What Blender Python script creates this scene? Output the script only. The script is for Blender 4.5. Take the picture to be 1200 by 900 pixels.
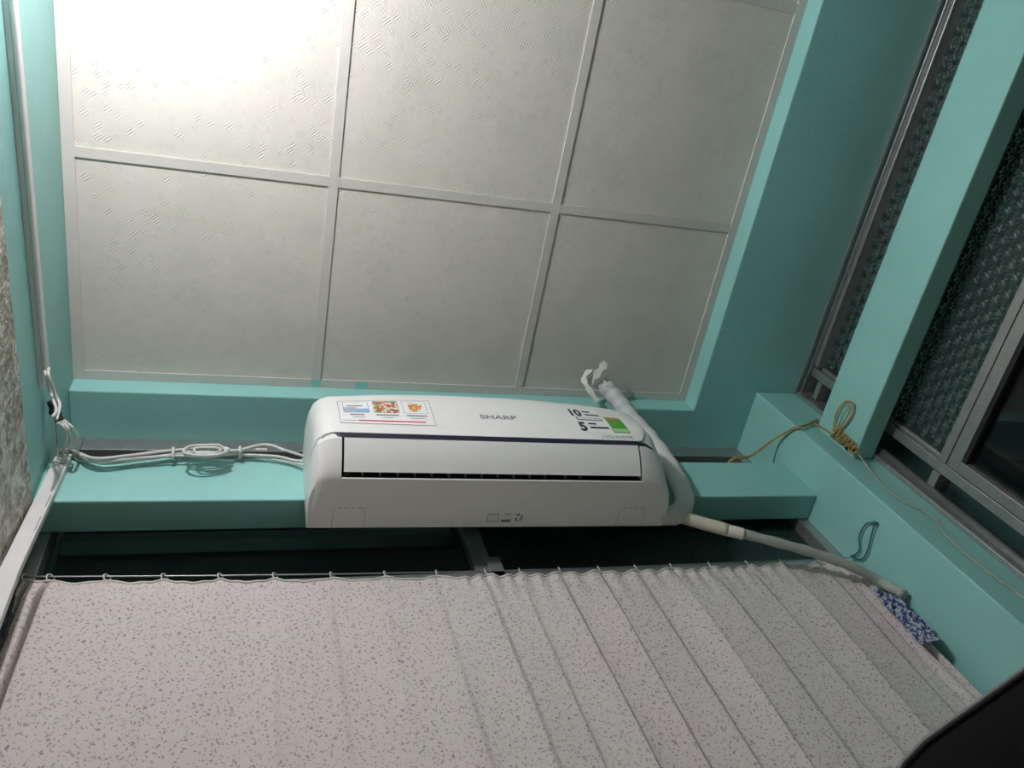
import bpy, math, random
import numpy as np
from mathutils import Vector, Matrix, noise

random.seed(7)
for o in list(bpy.data.objects):
    bpy.data.objects.remove(o)
S = bpy.context.scene
COL = S.collection

# ------------------------------------------------------------------ camera
Z0 = 0.80                      # camera height above the floor; every builder below works in camera-relative heights
F = 948.567                    # focal length in pixels of the 1200 x 900 frame
YAW, PITCH, ROLL = -0.65966967, 1.01147133, -0.54057196
def cam_axes():
    cy, sy = math.cos(YAW), math.sin(YAW)
    fwd = Vector((-sy*math.cos(PITCH), cy*math.cos(PITCH), math.sin(PITCH)))
    right = Vector((cy, sy, 0)); up = right.cross(fwd)
    r2 = math.cos(ROLL)*right + math.sin(ROLL)*up
    u2 = -math.sin(ROLL)*right + math.cos(ROLL)*up
    return r2, u2, fwd
CR, CU, CF = cam_axes()
cd = bpy.data.cameras.new('camera'); cam = bpy.data.objects.new('camera', cd); COL.objects.link(cam)
cd.sensor_width = 36.0; cd.lens = F/1200*36.0; cd.clip_start = 0.02
m = Matrix.Identity(4)
for i in range(3):
    m[i][0], m[i][1], m[i][2] = CR[i], CU[i], -CF[i]
m[2][3] = Z0
cam.matrix_world = m
S.camera = cam

# ------------------------------------------------------------------ world and exposure
w = bpy.data.worlds.new('night'); S.world = w; w.use_nodes = True
w.node_tree.nodes['Background'].inputs[0].default_value = (0.35, 0.45, 0.5, 1)
w.node_tree.nodes['Background'].inputs[1].default_value = 0.004
S.view_settings.view_transform = 'Standard'; S.view_settings.look = 'None'
S.view_settings.exposure = 0.0; S.view_settings.gamma = 1.0
S.view_settings.use_curve_mapping = False
LAMP_STRENGTH = 1050.0
LAMP_COLOR = (1.0, 0.935, 1.0, 1)

# pixel -> point on a plane of the room (camera-relative)
def ray(px, py): return CR*(px-600) - CU*(py-450) + CF*F
def on(axis, px, py, v):
    r = ray(px, py); k = v/r['xyz'.index(axis)]; return Vector((r.x*k, r.y*k, r.z*k))
def onx(px, py, v): return on('x', px, py, v)
def ony(px, py, v): return on('y', px, py, v)
def onz(px, py, v): return on('z', px, py, v)

# ------------------------------------------------------------------ materials
def mat(name, col, rough=0.6, metal=0.0, spec=0.5):
    M = bpy.data.materials.new(name); M.use_nodes = True
    b = M.node_tree.nodes['Principled BSDF']
    b.inputs['Base Color'].default_value = (*col, 1); b.inputs['Roughness'].default_value = rough
    b.inputs['Metallic'].default_value = metal; b.inputs['Specular IOR Level'].default_value = spec
    return M
class NT:
    def __init__(s, M): s.t = M.node_tree; s.b = s.t.nodes['Principled BSDF']
    def n(s, typ, **kw):
        x = s.t.nodes.new(typ)
        for k, v in kw.items():
            if k in x.inputs: x.inputs[k].default_value = v
            else: setattr(x, k, v)
        return x
    def l(s, a, b): s.t.links.new(a, b)
    def coord(s, scale=(1, 1, 1), kind='Object', rot=(0, 0, 0)):
        c = s.n('ShaderNodeTexCoord'); mp = s.n('ShaderNodeMapping')
        mp.inputs['Scale'].default_value = scale; mp.inputs['Rotation'].default_value = rot
        s.l(c.outputs[kind], mp.inputs[0]); return mp.outputs[0]
    def world(s, scale=(1, 1, 1), rot=(0, 0, 0)):
        c = s.n('ShaderNodeNewGeometry'); mp = s.n('ShaderNodeMapping')
        mp.inputs['Scale'].default_value = scale; mp.inputs['Rotation'].default_value = rot
        s.l(c.outputs['Position'], mp.inputs[0]); return mp.outputs[0]
    def ramp(s, fac, stops):
        r = s.n('ShaderNodeValToRGB'); e = r.color_ramp.elements
        while len(e) < len(stops): e.new(0.5)
        for q, (p, c) in zip(e, stops): q.position = p; q.color = (*c, 1)
        s.l(fac, r.inputs[0]); return r.outputs[0]
    def bump(s, h, strength=0.3, dist=0.002):
        b = s.n('ShaderNodeBump', Strength=strength, Distance=dist); s.l(h, b.inputs['Height'])
        s.l(b.outputs[0], s.b.inputs['Normal']); return b
    def mix(s, a, b, fac, mode='MIX'):
        x = s.n('ShaderNodeMix', data_type='RGBA', blend_type=mode)
        for sock, v in ((x.inputs[0], fac), (x.inputs[6], a), (x.inputs[7], b)):
            if hasattr(v, 'links'): s.l(v, sock)
            elif isinstance(v, tuple): sock.default_value = (*v, 1)
            else: sock.default_value = v
        return x.outputs[2]
    def math(s, op, a, b=0.0, c=0.0):
        x = s.n('ShaderNodeMath', operation=op)
        for sock, v in zip(x.inputs, (a, b, c)):
            if hasattr(v, 'links'): s.l(v, sock)
            else: sock.default_value = v
        return x.outputs[0]

def paint(name, col):
    M = mat(name, col, 0.5, spec=0.35); t = NT(M)
    big = t.n('ShaderNodeTexNoise', Scale=3.0, Detail=4.0); t.l(t.world(), big.inputs['Vector'])
    c = t.ramp(big.outputs[0], [(0.3, tuple(x*0.93 for x in col)), (0.7, tuple(min(1, x*1.05) for x in col))])
    dn = t.n('ShaderNodeTexNoise', Scale=9.0, Detail=10.0, Roughness=0.75, Distortion=0.8); t.l(t.world(), dn.inputs['Vector'])
    dm = t.ramp(dn.outputs[0], [(0.60, (0, 0, 0)), (0.74, (1, 1, 1))])
    c = t.mix(c, (0.24, 0.33, 0.29), t.math('MULTIPLY', dm, 0.30))
    t.l(c, t.b.inputs['Base Color'])
    f = t.n('ShaderNodeTexNoise', Scale=55.0, Detail=6.0, Roughness=0.6); t.l(t.world(), f.inputs['Vector'])
    t.bump(f.outputs[0], 0.25, 0.004)
    return M
TEAL = paint('teal_wall_paint', (0.30, 0.60, 0.555))

def tile_mat():
    base = (0.69, 0.65, 0.575)
    M = mat('embossed_ceiling_board', base, 0.65, spec=0.3); t = NT(M)
    v = t.world()
    # stains and scuffs
    st = t.n('ShaderNodeTexNoise', Scale=7.0, Detail=8.0, Roughness=0.7); t.l(v, st.inputs['Vector'])
    c1 = t.ramp(st.outputs[0], [(0.3, (0.62, 0.60, 0.53)), (0.55, base), (0.8, (0.70, 0.68, 0.62))])
    sc = t.n('ShaderNodeTexNoise', Scale=5.0, Detail=12.0, Roughness=0.8, Distortion=1.5); t.l(v, sc.inputs['Vector'])
    sm = t.ramp(sc.outputs[0], [(0.70, (0, 0, 0)), (0.76, (1, 1, 1))])
    c2 = t.mix(c1, (0.33, 0.31, 0.26), t.math('MULTIPLY', sm, 0.35))
    t.l(c2, t.b.inputs['Base Color'])
    # embossed groups of short strokes: stripes inside random cells
    vo = t.n('ShaderNodeTexVoronoi', Scale=42.0); t.l(v, vo.inputs['Vector'])
    wv = t.n('ShaderNodeTexWave', Scale=52.0, Distortion=0.0); t.l(t.world(rot=(0, 0, math.radians(38))), wv.inputs['Vector'])
    wv2 = t.n('ShaderNodeTexWave', Scale=52.0, Distortion=0.0); t.l(t.world(rot=(0, 0, math.radians(-50))), wv2.inputs['Vector'])
    sep = t.n('ShaderNodeSeparateColor'); t.l(vo.outputs['Color'], sep.inputs[0])
    pick = t.math('GREATER_THAN', sep.outputs[0], 0.5)
    on_ = t.math('GREATER_THAN', sep.outputs[1], 0.3)
    mask = t.ramp(vo.outputs['Distance'], [(0.30, (1, 1, 1)), (0.5, (0, 0, 0))])
    mw = t.n('ShaderNodeMix', data_type='FLOAT'); t.l(pick, mw.inputs[0]); t.l(wv.outputs[1], mw.inputs[2]); t.l(wv2.outputs[1], mw.inputs[3])
    h = t.math('MULTIPLY', t.math('MULTIPLY', t.math('SUBTRACT', mw.outputs[0], 0.5), on_), mask)
    fn = t.n('ShaderNodeTexNoise', Scale=160.0, Detail=3.0); t.l(v, fn.inputs['Vector'])
    t.bump(t.math('ADD', h, t.math('MULTIPLY', fn.outputs[0], 0.5)), 0.45, 0.0020)
    return M
TILE = tile_mat()
STRIP = paint('ceiling_strip_white', (0.63, 0.60, 0.545))
def alu(name, col=(0.46, 0.46, 0.45), rough=0.38, metal=0.75):
    M = mat(name, col, rough, metal); t = NT(M)
    n = t.n('ShaderNodeTexNoise', Scale=40.0, Detail=4.0); t.l(t.world(scale=(1, 1, 1)), n.inputs['Vector'])
    c = t.ramp(n.outputs[0], [(0.35, tuple(x*0.88 for x in col)), (0.65, col)]); t.l(c, t.b.inputs['Base Color'])
    return M
ALU = alu('aluminium')
def pvc(name, col, rough=0.4, amp=0.04):
    M = mat(name, col, rough); t = NT(M)
    n = t.n('ShaderNodeTexNoise', Scale=18.0, Detail=5.0); t.l(t.world(), n.inputs['Vector'])
    c = t.ramp(n.outputs[0], [(0.3, tuple(x*(1-amp) for x in col)), (0.7, tuple(min(1, x*(1+amp)) for x in col))])
    t.l(c, t.b.inputs['Base Color']); return M
WHITE = pvc('white_plastic', (0.80, 0.785, 0.755), 0.32, 0.015)
TRUNK = pvc('white_trunking_plastic', (0.72, 0.71, 0.69), 0.45)
CABLE = pvc('white_cable_sheath', (0.64, 0.62, 0.58), 0.5)
WRAP = pvc('white_pipe_wrap', (0.60, 0.61, 0.60), 0.55)
IVORY = pvc('ivory_hose', (0.60, 0.56, 0.44), 0.5)
HOSE = pvc('grey_drain_hose', (0.40, 0.41, 0.37), 0.5)
TAPE = pvc('paper_tape', (0.78, 0.75, 0.66), 0.7)
BLACKP = pvc('black_tape', (0.012, 0.012, 0.014), 0.5)
NAVY = pvc('navy_gloss', (0.012, 0.013, 0.035), 0.2)
DARK = mat('dark_cavity', (0.010, 0.010, 0.011), 0.7)
FIN = mat('grey_vane', (0.10, 0.10, 0.10), 0.5)
YELLOW = pvc('yellow_brown_wire', (0.44, 0.27, 0.08), 0.5, 0.3)
OCHRE = pvc('ochre_wire', (0.36, 0.34, 0.12), 0.5, 0.3)
THREAD = pvc('pale_wire', (0.42, 0.46, 0.36), 0.5)
GREENW = pvc('painted_wire', (0.05, 0.20, 0.17), 0.5)
STEEL = mat('wire_steel', (0.42, 0.42, 0.42), 0.4, 0.8)
INK = mat('black_print', (0.03, 0.03, 0.035), 0.5)
GREYINK = mat('grey_print', (0.22, 0.22, 0.24), 0.5)
STICK = mat('sticker_white', (0.84, 0.83, 0.81), 0.4)
RED = mat('print_red', (0.62, 0.03, 0.06), 0.4)
BLUE = mat('print_blue', (0.28, 0.45, 0.66), 0.4)
GREEN = mat('print_green', (0.06, 0.33, 0.04), 0.4)
LGREEN = mat('print_light_green', (0.35, 0.62, 0.30), 0.4)
OLIVE = mat('print_olive', (0.34, 0.24, 0.04), 0.4)
ORANGE = mat('print_orange', (0.65, 0.24, 0.05), 0.4)
STEELG = mat('print_steel_grey', (0.42, 0.46, 0.50), 0.4)
BLACKCH = mat('black_upholstery', (0.004, 0.004, 0.0045), 0.9, spec=0.12)
PIPING = mat('grey_piping', (0.10, 0.10, 0.10), 0.5)
FLOORM = pvc('floor_tiles', (0.45, 0.40, 0.34), 0.4)
LEDGE = paint('teal_ledge_baked_light', (0.50, 0.85, 0.80))  # teal lightened so the colour supplies the light the ledge does not receive
OUTW = paint('front_wall_paint', (0.28, 0.60, 0.55))

def glass(name, col, rough=0.05, diff=0.0):
    M = mat(name, col, rough, spec=0.5); t = NT(M)
    t.b.inputs['Transmission Weight'].default_value = 1.0 - diff
    t.b.inputs['IOR'].default_value = 1.45
    n = t.n('ShaderNodeTexNoise', Scale=12.0, Detail=3.0); t.l(t.world(), n.inputs['Vector'])
    t.bump(n.outputs[0], 0.03, 0.002)
    return M
CLEAR = glass('clear_dark_glass', (0.80, 0.84, 0.84), 0.03)
PATT = glass('pressed_green_glass', (0.045, 0.10, 0.088), 0.42, 0.35)

def wallpaper():
    M = mat('embossed_silver_wallpaper', (0.5, 0.48, 0.42), 0.32, 0.3); t = NT(M)
    v = t.world(scale=(1, 1.0, 0.8))
    n = t.n('ShaderNodeTexNoise', Scale=30.0, Detail=7.0, Roughness=0.65, Distortion=1.2); t.l(v, n.inputs['Vector'])
    n2 = t.n('ShaderNodeTexNoise', Scale=110.0, Detail=3.0); t.l(v, n2.inputs['Vector'])
    vo = t.n('ShaderNodeTexVoronoi', Scale=55.0, feature='DISTANCE_TO_EDGE'); t.l(t.world(scale=(1, 1.5, 0.6)), vo.inputs['Vector'])
    h = t.math('ADD', t.math('ADD', n.outputs[0], t.math('MULTIPLY', n2.outputs[0], 0.35)), t.math('MULTIPLY', vo.outputs['Distance'], 0.5))
    c = t.ramp(n.outputs[0], [(0.38, (0.24, 0.21, 0.15)), (0.5, (0.50, 0.47, 0.38)), (0.58, (0.80, 0.78, 0.72))])
    t.l(c, t.b.inputs['Base Color'])
    t.bump(h, 1.0, 0.02)
    return M
PAPER = wallpaper()

def curtain_mat():
    base = (0.62, 0.565, 0.535)
    M = mat('sprigged_curtain_cotton', base, 0.9, spec=0.15); t = NT(M)
    v = t.coord((1, 1, 1), 'UV')
    big = t.n('ShaderNodeTexNoise', Scale=2.6, Detail=2.0); t.l(v, big.inputs['Vector'])
    c0 = t.mix(base, (0.66, 0.55, 0.555), t.ramp(big.outputs[0], [(0.52, (0, 0, 0)), (0.68, (1, 1, 1))]))
    wob = t.n('ShaderNodeTexNoise', Scale=130.0, Detail=2.0); t.l(v, wob.inputs['Vector'])
    vm = t.n('ShaderNodeVectorMath', operation='MULTIPLY_ADD'); t.l(wob.outputs['Color'], vm.inputs[0])
    vm.inputs[1].default_value = (0.016, 0.016, 0); t.l(v, vm.inputs[2])
    out = c0
    for sc, off, rot, lo, colr in ((88, 0.0, 0.5, 0.50, (0.13, 0.12, 0.115)), (118, 3.7, -0.6, 0.55, (0.20, 0.17, 0.17))):
        mp = t.n('ShaderNodeMapping'); mp.inputs['Location'].default_value = (off, off*0.7, 0)
        mp.inputs['Rotation'].default_value = (0, 0, rot); mp.inputs['Scale'].default_value = (1, 1.0, 1)
        t.l(vm.outputs[0], mp.inputs[0])
        vo = t.n('ShaderNodeTexVoronoi', Scale=float(sc), Randomness=0.95); vo.voronoi_dimensions = '2D'; t.l(mp.outputs[0], vo.inputs['Vector'])
        sep = t.n('ShaderNodeSeparateColor'); t.l(vo.outputs['Color'], sep.inputs[0])
        # local offset from the sprig's centre, stretched along a random-looking direction
        d = t.ramp(vo.outputs['Distance'], [(0.14, (1, 1, 1)), (0.20, (0, 0, 0))])
        k = t.math('MULTIPLY', d, t.math('GREATER_THAN', sep.outputs[0], lo-0.25))
        out = t.mix(out, colr, t.math('MULTIPLY', k, 0.6))
    t.l(out, t.b.inputs['Base Color'])
    f = t.n('ShaderNodeTexNoise', Scale=30.0, Detail=4.0); t.l(v, f.inputs['Vector'])
    t.bump(f.outputs[0], 0.25, 0.006)
    return M
CURT = curtain_mat()
def cloth_blue():
    M = mat('blue_white_print_cloth', (0.4, 0.45, 0.6), 0.8); t = NT(M)
    n = t.n('ShaderNodeTexVoronoi', Scale=70.0); t.l(t.world(), n.inputs['Vector'])
    n2 = t.n('ShaderNodeTexNoise', Scale=130.0, Detail=4.0); t.l(t.world(), n2.inputs['Vector'])
    c = t.ramp(n2.outputs[0], [(0.40, (0.02, 0.03, 0.13)), (0.49, (0.08, 0.11, 0.34)), (0.53, (0.36, 0.38, 0.42)), (0.65, (0.50, 0.50, 0.49))])
    t.l(c, t.b.inputs['Base Color']); return M
BCLOTH = cloth_blue()
GCLOTH = pvc('dark_grey_cloth', (0.06, 0.07, 0.085), 0.9, 0.4)
EMIT = bpy.data.materials.new('lit_tube'); EMIT.use_nodes = True
_t = EMIT.node_tree; _t.nodes.clear()
_e = _t.nodes.new('ShaderNodeEmission'); _o = _t.nodes.new('ShaderNodeOutputMaterial'); _t.links.new(_e.outputs[0], _o.inputs[0])
_e.inputs[0].default_value = LAMP_COLOR; _e.inputs[1].default_value = LAMP_STRENGTH

# ------------------------------------------------------------------ mesh helpers
class B:
    def __init__(s): s.v = []; s.f = []; s.uv = None
    def add(s, vs, fs):
        k = len(s.v); s.v += [Vector(p) for p in vs]; s.f += [tuple(i+k for i in f) for f in fs]; return s
    def box(s, x0, x1, y0, y1, z0, z1):
        x0, x1 = min(x0, x1), max(x0, x1); y0, y1 = min(y0, y1), max(y0, y1); z0, z1 = min(z0, z1), max(z0, z1)
        return s.add([(x0, y0, z0), (x1, y0, z0), (x1, y1, z0), (x0, y1, z0), (x0, y0, z1), (x1, y0, z1), (x1, y1, z1), (x0, y1, z1)],
                     [(3, 2, 1, 0), (4, 5, 6, 7), (0, 1, 5, 4), (1, 2, 6, 5), (2, 3, 7, 6), (3, 0, 4, 7)])
    def tube(s, pts, r, n=8, cap=True):
        pts = [Vector(p) for p in pts]; N = len(pts)
        rs = r if isinstance(r, (list, tuple)) else [r]*N
        t0 = (pts[1]-pts[0]).normalized()
        u = t0.orthogonal().normalized(); vs = []; fs = []
        for i, p in enumerate(pts):
            t = (pts[min(i+1, N-1)]-pts[max(i-1, 0)]).normalized()
            u = (u - t*u.dot(t)).normalized(); q = t.cross(u)
            for k in range(n):
                a = 2*math.pi*k/n; vs.append(p + (u*math.cos(a) + q*math.sin(a))*rs[i])
        for i in range(N-1):
            for k in range(n):
                a, b = i*n+k, i*n+(k+1) % n
                fs.append((a, b, b+n, a+n))
        if cap: fs += [tuple(range(n-1, -1, -1)), tuple((N-1)*n+k for k in range(n))]
        return s.add(vs, fs)
    def loft(s, secs, closed=True, caps=True):
        n = len(secs[0]); vs = [p for sec in secs for p in sec]; fs = []
        for i in range(len(secs)-1):
            for k in range(n if closed else n-1):
                a, b = i*n+k, i*n+(k+1) % n
                fs.append((a, b, b+n, a+n))
        if caps and closed: fs += [tuple(range(n-1, -1, -1)), tuple((len(secs)-1)*n+k for k in range(n))]
        return s.add(vs, fs)
    def ring(s, c, nrm, R, r, N=14, n=6):
        c = Vector(c); nrm = Vector(nrm).normalized(); u = nrm.orthogonal().normalized(); q = nrm.cross(u); vs = []; fs = []
        for i in range(N):
            a = 2*math.pi*i/N; d = u*math.cos(a)+q*math.sin(a)
            for k in range(n):
                b = 2*math.pi*k/n; vs.append(c + d*(R+r*math.cos(b)) + nrm*r*math.sin(b))
        for i in range(N):
            for k in range(n):
                fs.append((i*n+k, ((i+1) % N)*n+k, ((i+1) % N)*n+(k+1) % n, i*n+(k+1) % n))
        return s.add(vs, fs)

def spline(P, per=10):
    P = [Vector(p) for p in P]; Q = [P[0]*2-P[1]] + P + [P[-1]*2-P[-2]]; out = []
    for i in range(1, len(Q)-2):
        for k in range(per):
            t = k/per; a, b, c, d = Q[i-1], Q[i], Q[i+1], Q[i+2]
            out.append(0.5*((2*b) + (c-a)*t + (2*a-5*b+4*c-d)*t*t + (3*b-a-3*c+d)*t**3))
    out.append(P[-1]); return out

WO = {}
def empty(name, base):
    o = bpy.data.objects.new(name, None); COL.objects.link(o); o.empty_display_size = 0.05
    p = Vector(base) + Vector((0, 0, Z0)); o.location = p; WO[o] = p; return o
def tag(o, label, cat, group=None):
    o['label'] = label; o['category'] = cat
    if group: o['group'] = group
    return o
def obj(name, b, M, parent=None, smooth=False, bevel=0.0, local=False, seg=2):
    vs = b.v
    if local: org = Vector((0, 0, 0)); base = org
    else:
        xs = [p.x for p in vs]; ys = [p.y for p in vs]; zs = [p.z for p in vs]
        base = Vector(((min(xs)+max(xs))/2, (min(ys)+max(ys))/2, min(zs)))
    me = bpy.data.meshes.new(name); me.from_pydata([p-base for p in vs], [], b.f); me.validate(); me.update()
    me.materials.append(M)
    if b.uv:
        l = me.uv_layers.new(name='UVMap')
        for lp in me.loops: l.data[lp.index].uv = b.uv[lp.vertex_index]
    if smooth:
        for p in me.polygons: p.use_smooth = True
    o = bpy.data.objects.new(name, me); COL.objects.link(o)
    if local: o.parent = parent
    else:
        p = base + Vector((0, 0, Z0)); WO[o] = p
        if parent is not None: o.parent = parent; o.location = p - WO[parent]
        else: o.location = p
    if bevel:
        md = o.modifiers.new('bevel', 'BEVEL'); md.width = bevel; md.segments = seg; md.limit_method = 'ANGLE'
    return o
def struct(o): o['kind'] = 'structure'; return o
def bx(*a): return B().box(*a)

# ------------------------------------------------------------------ room numbers (camera-relative metres)
H = 2.07; XL = -0.388; YB = 1.058; XR = 1.399; ZB = 2.003
YF = -2.3; YW = 1.19; XW = 1.75; FLOOR = -Z0
XC = 1.608; YC = 0.983                 # corner column: left face, front face
LZ0, LZ1 = 1.595, 1.772                # lintels
LY, LX = 1.108, 1.680

# ------------------------------------------------------------------ structure
struct(obj('floor', bx(XL-0.2, 2.0, YF-0.1, 1.40, FLOOR-0.1, FLOOR), FLOORM))
wl = struct(obj('wall_left', bx(XL-0.15, XL, YF, 1.40, FLOOR, 2.40), TEAL))
b = B(); zt = lambda y: 1.539+0.066*(y-0.49)
b.add([(x, y, z) for x in (XL-0.004, XL+0.005) for y, z in ((YF, FLOOR), (1.185, FLOOR), (1.185, zt(1.185)), (YF, zt(YF)))], [(0, 3, 2, 1), (4, 5, 6, 7), (0, 1, 5, 4), (1, 2, 6, 5), (2, 3, 7, 6), (3, 0, 4, 7)])
obj('wallpaper_panel', b, PAPER, wl)
struct(obj('wall_front', bx(XL-0.15, 2.0, YF-0.12, YF, FLOOR, 2.40), OUTW))
wb = struct(obj('wall_back', bx(XL, XC, YW, 1.36, FLOOR, 0.15), TEAL))
Lp = [(XL, YB), (XR, YB), (XR, YF), (1.95, YF), (1.95, 1.36), (XL, 1.36)]
b = B(); b.add([(x, y, z) for z in (ZB, 2.40) for x, y in Lp], [(5, 4, 3, 2, 1, 0), (6, 7, 8, 9, 10, 11)] + [(k, (k+1) % 6, (k+1) % 6+6, k+6) for k in range(6)])
obj('upper_beam', b, TEAL, wb, bevel=0.004)
obj('lintel', bx(XL, XC, LY, YW, LZ0, LZ1), TEAL, wb, bevel=0.004)
obj('corner_column', bx(XC, 1.95, YC, 1.36, FLOOR, ZB), TEAL, wb, bevel=0.004)
wr = struct(obj('wall_right', bx(XW, 1.95, YF, YC, FLOOR, 0.15), TEAL))
obj('lintel', bx(LX, XW-0.002, YF, YC, LZ0, LZ1), TEAL, wr, bevel=0.004)

# ceiling: backing, boards, strips
ce = struct(obj('ceiling', bx(XL, XR, YF, YB, H+0.012, H+0.06), STRIP))
xe = [XL, 0.229-0.012, 0.828-0.012, 1.385]          # strip centre lines
ye = [YB-0.012]
yy = 0.4916-0.012
while yy > YF: ye.append(yy); yy -= 0.600
ye.append(YF)
cache = {}
for i in range(3):
    for j in range(len(ye)-1):
        x0, x1, y1, y0 = xe[i]+0.001, xe[i+1]-0.001, ye[j]-0.001, ye[j+1]+0.001
        key = (round(x1-x0, 3), round(y1-y0, 3))
        b = bx(x0, x1, y0, y1, H, H+0.011)
        if key in cache:
            s = cache[key]; o = s.copy(); COL.objects.link(o)
            o.location = Vector(((x0+x1)/2, (y0+y1)/2, H+Z0)) - WO[ce]; o.parent = ce
        else:
            cache[key] = obj('ceiling_board', b, TILE, ce)
T = 0.0036
for x in xe[1:3]:
    for j in range(len(ye)-1):
        obj('joint_strip', bx(x-0.012, x+0.012, ye[j+1]+0.012, ye[j]-0.012, H-T, H-0.0002), STRIP, ce)
for y in ye[1:-1]:
    obj('joint_strip', bx(XL+0.026, 1.373, y-0.012, y+0.012, H-T-0.0004, H-0.0002), STRIP, ce)
obj('edge_strip', bx(XL+0.0005, XL+0.027, YF, YB, H-T-0.001, H-0.0002), STRIP, ce)
obj('edge_strip', bx(1.373, XR-0.0005, YF, YB, H-T-0.001, H-0.0002), STRIP, ce)
obj('edge_strip', bx(XL+0.027, 1.373, YB-0.025, YB-0.0005, H-T-0.0006, H-0.0002), STRIP, ce)

for (pa, pb, pc) in (((365, 444), (376, 444), 452), ((417, 447), (431, 447.5), 454.5), ((746, 464), (757, 464.5), 467)):
    q0, q1, q2 = onz(*pa, H-T), onz(*pb, H-T), onz(pa[0], pc, H-T)
    obj('paint_smear', bx(q0.x, q1.x, q0.y, min(q2.y, YB-0.002), H-T-0.0015, H-T-0.0007), TEAL, ce)

# ------------------------------------------------------------------ windows
def relief(b, fn, u0, u1, v0, v1, pu=0.046, pv=0.026):
    """pressed-glass motif: staggered fans of five raised petals; fn(u, v, h) -> point"""
    r = 0; v = v0
    while v < v1-0.004:
        u = u0 + (pu/2 if r % 2 else 0)
        while u < u1-0.004:
            for a in (-62, -31, 0, 31, 62):
                a = math.radians(a + 0*r); L = 0.031; wd = 0.0062
                d = (math.sin(a), math.cos(a)); n = (d[1], -d[0])
                base = (u + d[0]*0.004, v + d[1]*0.004); mid = (u+d[0]*L*0.62, v+d[1]*L*0.62); tip = (u+d[0]*L, v+d[1]*L)
                pts = [base, (mid[0]+n[0]*wd, mid[1]+n[1]*wd), tip, (mid[0]-n[0]*wd, mid[1]-n[1]*wd)]
                if any(not (u0 <= q[0] <= u1 and v0 <= q[1] <= v1) for q in pts): continue
                b.add([fn(*q, 0.0) for q in pts] + [fn(*mid, 0.0022)], [(0, 1, 4), (1, 2, 4), (2, 3, 4), (3, 0, 4)])
            u += pu
        v += pv; r += 1
    return b

# window_1: back window behind the curtain
w1 = struct(empty('window_1', (0.6, 1.22, 0.15)))
obj('top_channel', bx(XL+0.03, XC, 1.196, 1.25, 1.948, ZB), ALU, w1, bevel=0.002)
obj('jamb', bx(XL, XL+0.03, 1.192, 1.25, 0.15, ZB), ALU, w1, bevel=0.002)
obj('jamb', bx(XC-0.034, XC, 1.192, 1.25, 0.15, 1.948), ALU, w1, bevel=0.002)
obj('mullion', bx(0.556, 0.602, 1.204, 1.25, 0.15, 1.948), ALU, w1, bevel=0.002)
obj('sash_stile', bx(0.588, 0.622, 1.196, 1.2035, 0.15, 1.475), ALU, w1, bevel=0.001)
obj('rail', bx(XL+0.03, XC-0.034, 1.196, 1.204, 1.395, 1.424), ALU, w1, bevel=0.002)
obj('rail', bx(XL+0.03, 0.556, 1.21, 1.25, 1.38, 1.415), ALU, w1, bevel=0.002)
obj('rail', bx(0.602, XC-0.034, 1.21, 1.25, 1.38, 1.415), ALU, w1, bevel=0.002)
obj('sill', bx(XL+0.03, XC-0.034, 1.192, 1.25, 0.15, 0.19), ALU, w1, bevel=0.002)
for (x0, x1) in ((XL+0.03, 0.556), (0.602, XC-0.034)):
    for (z0, z1) in ((0.19, 1.38), (1.415, 1.948)):
        patt = x0 > 0.5
        p = obj('pane', bx(x0, x1, 1.228, 1.233, z0, z1), PATT if patt else CLEAR, w1)
        if patt:
            r = obj('relief', relief(B(), lambda u, v, h: (u, 1.2278-h, v), x0, x1, max(z0, 1.2), z1), PATT, p); r['kind'] = 'stuff'
# ledge of the dark space behind the open left half
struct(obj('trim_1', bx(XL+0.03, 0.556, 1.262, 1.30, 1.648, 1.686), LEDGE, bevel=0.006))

# window_2: right window, running behind the right lintel
w2 = struct(empty('window_2', (1.80, -0.6, 0.15)))
YE = YF+0.02
obj('flange', bx(1.752, 1.757, YE, YC-0.001, 1.994, ZB-0.001), ALU, w2)
obj('top_channel', bx(1.772, 1.83, YE, YC, 1.992, ZB), ALU, w2, bevel=0.002)
obj('top_bead', bx(1.772, 1.782, YE, 0.868, 1.965, 1.974), ALU, w2, bevel=0.002)
obj('top_rail', bx(1.783, 1.83, YE, 0.868, 1.966, 1.992), ALU, w2, bevel=0.002)
obj('jamb', bx(1.752, 1.83, 0.968, YC-0.0005, 0.15, 1.99), ALU, w2, bevel=0.002)
jt = B(); jt.tube([(1.777, 0.961, 0.17), (1.777, 0.961, 1.60)], 0.0115, 12)
obj('round_channel', jt, ALU, w2, smooth=True)
obj('side_stile', bx(1.785, 1.83, 0.880, 0.908, 0.15, 1.99), ALU, w2, bevel=0.0015)
obj('bead', bx(1.795, 1.818, 0.868, 0.880, 1.43, 1.966), ALU, w2, bevel=0.003)
obj('rail', bx(1.785, 1.83, YE, 0.8795, 1.405, 1.431), ALU, w2, bevel=0.0015)
obj('sash_rail', bx(1.788, 1.82, YE, 0.8795, 1.368, 1.4035), ALU, w2, bevel=0.0015)
obj('sash_stile', bx(1.788, 1.82, 0.848, 0.8785, 0.19, 1.3675), ALU, w2, bevel=0.0015)
obj('sash_gasket', bx(1.792, 1.816, YE, 0.8475, 1.356, 1.3675), DARK, w2)
obj('bridge_block', bx(1.778, 1.83, 0.909, 0.965, 1.400, 1.425), ALU, w2, bevel=0.0015)
obj('bridge_block', bx(1.778, 1.83, 0.909, 0.965, 1.925, 1.945), ALU, w2, bevel=0.0015)
obj('sill', bx(1.76, 1.83, YE, YC, 0.15, 0.19), ALU, w2, bevel=0.0015)
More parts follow.
